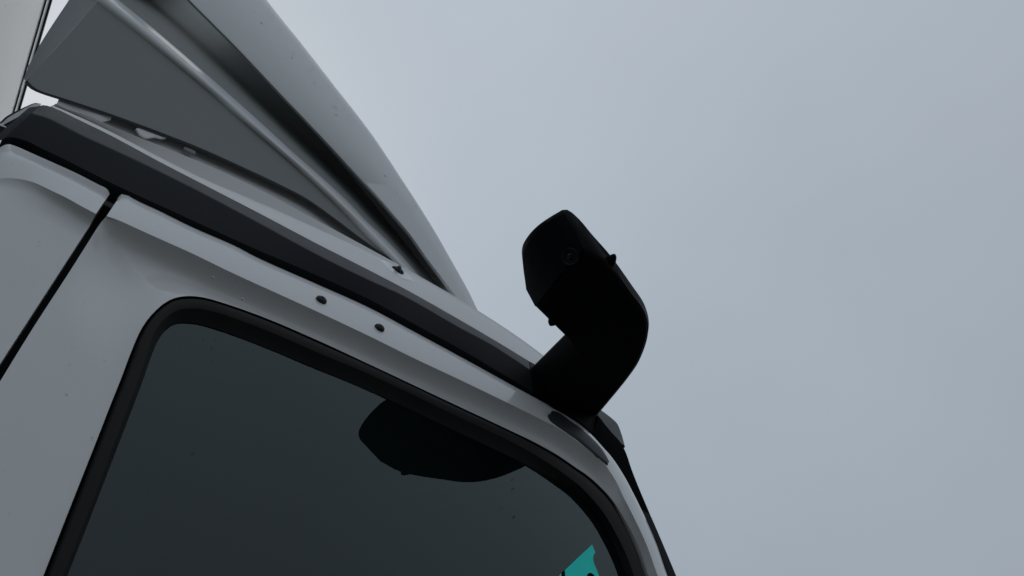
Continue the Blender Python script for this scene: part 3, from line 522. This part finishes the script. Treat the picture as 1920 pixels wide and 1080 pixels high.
# --- black roof rail: lower facet, upper facet
b1, b2, b3 = (row(k, 140) for k in ('rail_low', 'rail_mid', 'rail_top'))
m = M()
m.loft([shift(b1, (0, .03, 0)), b1])
m.loft([b1, mixrow(b1, b2, .5, (0, -.0005, 0)), mixrow(b1, b2, .97)])
m.loft([mixrow(b1, b2, .97), mixrow(b2, b3, .03)])
m.loft([mixrow(b2, b3, .03), mixrow(b2, b3, .5, (0, -.0005, 0)), b3])
m.loft([b3, shift(b3, (0, .02, .002))])
rear = [b1[0], b1[0].lerp(b2[0], .5), b2[0], b3[0]]
m.loft([rear, shift(rear, (-.012, .012, .002)), shift(rear, (-.02, .05, .004))])
m.build('roof_rail', RAILPL, truck)
c1, c2, c3 = (row(k, 40) for k in ('base_low', 'base_mid', 'base_top'))
m = M()
m.loft([shift(c1, (0, .03, 0)), c1, c2, c3, shift(c3, (0, .03, 0))])
front = [c1[0], c2[0], c3[0]]
m.loft([front, shift(front, (0, .03, 0))])
m.build('rail_end_cap', BLACKPL, truck)

# --- rear corner closing of the roof: pale moulding between the rail and the back wall
m = M()
k1, k2 = row('corner_low', 40), row('corner_high', 40)
m.loft([k1, mixrow(k1, k2, .5, (0, -.003, 0)), mixrow(k1, k2, .85)])
m.build('rear_corner', GRP, truck)
m = M()
m.loft([mixrow(k1, k2, .85), k2, shift(k2, (0, .05, .004))])
m.loft([k1, shift(k1, (-.02, .004, -.12))])
m.build('corner_gasket', RUBBER, truck)
# --- roof
r0, r1, r2 = (row(k, 140) for k in ('roof_low', 'roof_step', 'roof_shoulder'))
m = M()
m.loft([shift(r0, (0, .02, -.01)), r0])
m.loft([r0, mixrow(r0, r1, .5, (0, -.0015, 0)), mixrow(r0, r1, .92, (0, -.0005, 0)), r1])
m.loft([r1, r2])
m.loft([r2, shift(r2, (0, .04, .018)), shift(r2, (0, .15, .04)), shift(r2, (0, .5, .06)), shift(r2, (0, 1.04, .07)),
        [Vector((q.x, -q.y, q.z)) for q in shift(r2, (0, .15, .04))], [Vector((q.x, -q.y, q.z)) for q in r0]])
roof = m.build('roof', ROOFP, truck)

# mounting bolt with washer on its pressed pad
bc = Vector(CURVES['bolt'][0])
bn = Vector((-.10, -.98, .12)).normalized()
m = M()
pad = [Vector(q) for q in CURVES['mount']]
m.disc(bc + bn * .001, bn, [(.0150, -.004), (.0150, .0), (.0145, .0016), (.007, .0020)], 28)
bolt = m.build('roof_bolt', RUBBER, truck)
m = M()
pc_ = sum(pad, Vector()) / len(pad)
pr = catmull(pad + [pad[0]], 48)[:-1]
g_ = m.loft([[q - bn * .004 for q in pr], pr, [q.lerp(pc_, .10) + bn * .0018 for q in pr], [q.lerp(pc_, .35) + bn * .0012 for q in pr]], close=True)
m.cap(g_[-1], True)
m.build('mount_pad', PAINT, bolt)
m = M()
m.disc(bc + bn * .002, bn, [(.0062, 0), (.0062, .007), (.0056, .008)], 6)
m.disc(bc + bn * .009, bn, [(.0040, 0), (.0040, .003), (.0034, .004)], 12)
m.build('nut', STEEL, bolt)

# --- air deflector
rows = [row(k, 100) for k in ('shell_edge', 'shell_a', 'shell_b', 'shell_c', 'shell_d')]
d = rows[-1]
m = M()
half = rows + [shift(d, (.010, .03, .004)), shift(d, (.03, .12, .012)), shift(d, (.05, .35, .02)), shift(d, (.06, .93, .03))]
m.loft(half)
mir = [[Vector((q.x, -q.y, q.z)) for q in r] for r in half]
m.loft(mir)
m.loft([rows[0], row('shell_return', 100), row('shell_in', 100)])
defl = m.build('air_deflector', GRP, truck)

fb, rlow = row('flap_bottom', 60), row('rim_low', 60)
fo = [Vector(q) for q in CURVES['flange_in']]
m = M()
fb_in = row('flap_bottom', 100); rl_in = row('rim_low', 100)
# web of the side flap between its lower edge and the rolled rim
m.loft([fb_in, row('web_top', 100)], smooth=False)
m.build('side_flap', FLAP, defl)
m = M()
fi, fo = row('flange_in', 20), row('flange_out', 20)
m.loft([fi, mixrow(fi, fo, .5, (0, -.001, 0)), fo, shift(fo, (.002, .03, 0))], smooth=False)
m.build('flap_flange', FLANGE, defl)
m = M()
m.loft([row('flap_bottom', 100), mixrow(row('flap_bottom', 100), row('flap_lip', 100), .5, (0, -.003, 0)), row('flap_lip', 100), row('flap_under', 100)])
m.build('edge_trim', RAILPL, defl)
m = M()
m.loft([row('bead_low', 40), mixrow(row('bead_low', 40), row('bead_high', 40), .5, (0, -.002, 0)), row('bead_high', 40)])
m.build('roof_bead', GRP, truck)
m = M()
m.loft([row(k, 100) for k in ('rim_low', 'rim_b', 'rim_c', 'rim_mid', 'rim_d', 'rim_high')])
m.build('flap_rim', GRP, defl, sharp=180)
m = M()
m.loft([row(k, 100) for k in ('rim_high', 'trough_a', 'trough_b', 'trough_c', 'trough_d')])
m.poly([CURVES[k][0] for k in ('rim_high', 'trough_a', 'trough_b', 'trough_c', 'trough_d', 'shell_in', 'shell_edge')])  # end wall added out of view, keeps sky light out of the trough
m.build('trough', TROUGH, defl)
m = M()
m.loft([row('skirt_low', 60), row('skirt_high', 60)])
m.build('base_skirt', GRP, defl)
for k, bmat in (('gap_light', GRP), ('gap_light_b', FLAP)):  # plates added in place of light showing through the gap
    m = M()
    m.prism(CURVES[k], (0, .004, 0))
    m.build('gap_light_plate', bmat, defl)
m = M()
random.seed(2)
for q in CURVES['drops']:
    rr = random.uniform(.0022, .0042)
    m.disc(Vector(q) + Vector((0, .001, 0)), (.1, -1, .1), [(rr, 0), (rr * .9, rr * .16), (rr * .55, rr * .28), (rr * .2, rr * .32)], 9)
tag(m.build('raindrop', GRP, defl), kind='stuff')

# --- windscreen pillar trim, visor, windscreen
m = M()
pa, pb, pc, pd = (row(k, 40) for k in ('pillar_a', 'pillar_b', 'pillar_c', 'pillar_d'))
m.loft([shift(pa, (-.01, .02, 0)), pa, mixrow(pa, pb, .5, (0, -.002, 0)), pb, mixrow(pb, pc, .5, (.003, -.003, 0)), pc, pd])
m.build('pillar_trim', PILLAR, truck)
m = M()
qa, qb, qc, qd = (row(k, 40) for k in ('pillar2_a', 'pillar2_b', 'pillar2_c', 'pillar2_d'))
m.loft([shift(qa, (0, .03, 0)), qa, qb, mixrow(qb, qc, .5, (.001, -.002, 0)), qc, qd])
m.loft([[qa[0], qb[0], qc[0]], shift([qa[0], qb[0], qc[0]], (0, .03, 0))])
m.build('pillar_trim', PILLARLOW, truck)
m = M()
va, vb, vc = (row(k, 40) for k in ('visor_a', 'visor_b', 'visor_c'))
m.loft([va, vb, vc, shift(vc, (.01, .08, .004)), shift(vc, (.03, .5, .01)), shift(vc, (.04, .99, .012))])
m.build('roof_front', TRIM, truck)
m = M()
w = [Vector(q) for q in CURVES['pillar_d']] + [Vector(q) for q in CURVES['pillar2_d']]
w = row([tuple(q) for q in w], 40)
w = [Vector((q.x - .012, q.y, q.z)) for q in w]
bot = w[-1] + Vector((.06, 0, -1.0))
w.append(bot)
m.loft([w, [Vector((q.x + .05, -.4, q.z)) for q in w], [Vector((q.x + .06, 0, q.z)) for q in w], [Vector((q.x + .05, .4, q.z)) for q in w], [Vector((q.x, -q.y, q.z)) for q in w]])
m.build('windscreen', LENS, truck)

# --- dark cab interior (back wall, far side, floor, headlining), open only at the window
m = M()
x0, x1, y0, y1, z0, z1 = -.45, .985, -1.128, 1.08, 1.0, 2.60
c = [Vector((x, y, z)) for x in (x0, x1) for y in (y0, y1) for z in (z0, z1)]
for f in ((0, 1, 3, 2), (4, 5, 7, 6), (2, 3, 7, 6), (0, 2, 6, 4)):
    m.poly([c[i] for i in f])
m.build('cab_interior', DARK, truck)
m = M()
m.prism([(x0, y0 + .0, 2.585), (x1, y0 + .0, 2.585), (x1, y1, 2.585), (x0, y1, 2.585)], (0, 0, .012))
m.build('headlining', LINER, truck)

# --- mirror camera arm
def outline(base, inner, B, rear, D, outer):
    """plan of the arm: straight inner side, bowed rear end, swept outer side"""
    A = Vector(inner)
    o = [Vector(base), A.lerp(Vector(base), .05), A.lerp(Vector(B), .06)]
    o += catmull([A.lerp(Vector(B), .12), A.lerp(Vector(B), .55), B], 6)[:-1]
    o += catmull([B] + rear + [D], 28)[:-1]
    o += catmull([D] + outer, 56)
    return o
bot = outline((.838, -1.13, 2.620), (.832, -1.284, 2.597), (.657, -1.330, 2.588), [(.658, -1.38, 2.592), (.658, -1.43, 2.598)], (.659, -1.471, 2.602),
              [(.690, -1.477, 2.602), (.72, -1.475, 2.600), (.80, -1.450, 2.597), (.862, -1.430, 2.597), (.904, -1.397, 2.598), (.946, -1.331, 2.602), (.963, -1.285, 2.606), (1.010, -1.13, 2.628)])
upr = outline((.822, -1.13, 2.685), (.812, -1.275, 2.672), (.656, -1.319, 2.664), [(.630, -1.345, 2.690), (.606, -1.372, 2.692), (.591, -1.404, 2.680), (.585, -1.440, 2.668), (.589, -1.470, 2.662)], (.605, -1.492, 2.673),
              [(.617, -1.4985, 2.675), (.636, -1.4985, 2.668), (.668, -1.493, 2.650), (.72, -1.485, 2.626), (.80, -1.460, 2.621), (.862, -1.438, 2.621), (.911, -1.403, 2.621), (.955, -1.334, 2.622), (.972, -1.286, 2.627), (1.020, -1.13, 2.660)])
cen = Vector((.80, -1.37, 2.64))
def inset(r, k, dz):
    n = len(r)
    res = []
    for i, q in enumerate(r):
        a, b = r[max(0, i - 1)], r[min(n - 1, i + 1)]
        t = (b - a); t.z = 0; t.normalize()
        nn = Vector((-t.y, t.x, 0))
        if nn.dot(cen - q) < 0 and q.y < -1.3: nn = -nn
        if q.y >= -1.3: nn = Vector((1 if q.x < .90 else -1, 0, 0))
        res.append(q + nn * k + Vector((0, 0, dz)))
    return res
m = M()
tp = inset(upr, .012, .010)
g_ = m.loft([inset(bot, .005, -.001), inset(bot, .001, .002), mixrow(bot, upr, .10, (0, 0, 0)), mixrow(bot, upr, .5), mixrow(bot, upr, .94), inset(upr, .003, .004), tp], close=True)
m.cap(g_[0]); m.cap(g_[-1])
arm = tag(m.build('camera_arm', BLACKPL, truck), 'black mirror camera arm curving out from the roof rail')
m = M()
ra, rb_ = bot[9:38], upr[9:38]
out_ = Vector((-.0015, 0, -.0008))
m.loft([shift(mixrow(ra, rb_, .06), out_), shift(mixrow(ra, rb_, .5), out_), shift(mixrow(ra, rb_, .9), out_)])
m.build('rear_face_lit', REARLIT, arm)  # added thin sheet that paints the rear face as better lit
lp, ln = (Vector(v) for v in CURVES['lens_spot'])
m = M()
m.disc(lp + ln * .0015, ln, [(.0165, -.006), (.0165, .0035), (.0150, .0042), (.0120, .0015), (.0112, .0015), (.0108, .0030), (.0085, .0030), (.0078, .0010)], 32)
bez = m.build('lens_bezel', RAILPL, arm)
m = M()
m.disc(lp + ln * .001, ln, [(.0074, 0), (.0070, .0022), (.0050, .0036), (.0025, .0042)], 24)
m.build('camera_lens', LENS, arm)
for c, dx, k in (((.7235, -1.4785, 2.615), -1, 1.35), ((.716, -1.3215, 2.606), 1, 1.7)):
    m = M()
    m.disc(c, (.25 * dx, dx, .0), [(.0085 * k, -.006), (.0075 * k, .002), (.0045 * k, .0085 * k), (.0018 * k, .0115 * k)], 14)
    m.build('drip_lug', BLACKPL, arm)

# ------------------------------------------------------------------ box trailer behind the cab
ta, tb = (Vector(v) for v in CURVES['trailer_edge'])
dr = (ta - tb); dr.z = 0; dr.normalize()          # along the top front edge, outwards to the near side
bk = Vector((-abs(dr.y), dr.x * (-1 if dr.y > 0 else 1), 0))
bk = Vector((dr.y, -dr.x, 0))
if bk.x > 0: bk = -bk                              # rearwards
near = tb + dr * ((tb.y + 1.27) / abs(dr.y))
far = near - dr * 2.54
trailer = tag(empty('box_trailer', (near.x - 2.0, 0, 0)), 'white box trailer standing just behind the cab roof', 'trailer')
T = Vector(trailer.location)
def MT(): return Mesh(T)
zt = near.z
m = MT()
e = .003
m.prism([far + bk * e + Vector((0, 0, -2.9)), near + bk * e + Vector((0, 0, -2.9)), near + bk * e + Vector((0, 0, -.004)), far + bk * e + Vector((0, 0, -.004))], bk * .05)
m.build('front_panel', BOXW, trailer)
m = MT()
nb, fb_ = near + dr * .004, far - dr * .004
m.prism([fb_ + bk * .002 + Vector((0, 0, -.036)), nb + bk * .002 + Vector((0, 0, -.036)), nb + bk * .002, fb_ + bk * .002], bk * .07)
m.prism([fb_ + bk * .001 + Vector((0, 0, -.040)), nb + bk * .001 + Vector((0, 0, -.040)), nb + bk * .001 + Vector((0, 0, -.0365)), fb_ + bk * .001 + Vector((0, 0, -.0365))], bk * .02)
rail = m.build('top_rail', ALU, trailer)
m = MT()
m.prism([fb_ + Vector((0, 0, -.0455)), nb + Vector((0, 0, -.0455)), nb + Vector((0, 0, -.0405)), fb_ + Vector((0, 0, -.0405))], bk * .02)
m.prism([fb_ - bk * .002 + Vector((0, 0, -.004)), nb - bk * .002 + Vector((0, 0, -.004)), nb - bk * .002 + Vector((0, 0, .006)), fb_ - bk * .002 + Vector((0, 0, .006))], bk * .03)
m.build('rail_gasket', RUBBER, trailer)
for k in range(8):
    m = MT()
    q = nb - dr * (.14 + k * .32) + Vector((0, 0, -.018))
    m.disc(q + bk * .002, -bk, [(.007, 0), (.006, .004), (.003, .006)], 14)
    m.build('rivet', STEEL, rail)
m = MT()
m.prism([near + bk * .07 + Vector((0, 0, -2.9)), near + bk * 12 + Vector((0, 0, -2.9)), near + bk * 12 + Vector((0, 0, -.004)), near + bk * .07 + Vector((0, 0, -.004))], -dr * .04)
m.prism([far + bk * .07 + Vector((0, 0, -2.9)), far + bk * 12 + Vector((0, 0, -2.9)), far + bk * 12 + Vector((0, 0, -.004)), far + bk * .07 + Vector((0, 0, -.004))], dr * .04)
m.build('side_wall', BOXW, trailer)
m = MT()
m.prism([near + bk * .07 - dr * .04 + Vector((0, 0, -.03)), near + bk * 12 - dr * .04 + Vector((0, 0, -.03)), far + bk * 12 + dr * .04 + Vector((0, 0, -.03)), far + bk * .07 + dr * .04 + Vector((0, 0, -.03))], (0, 0, .025))
m.build('roof_panel', BOXW, trailer)
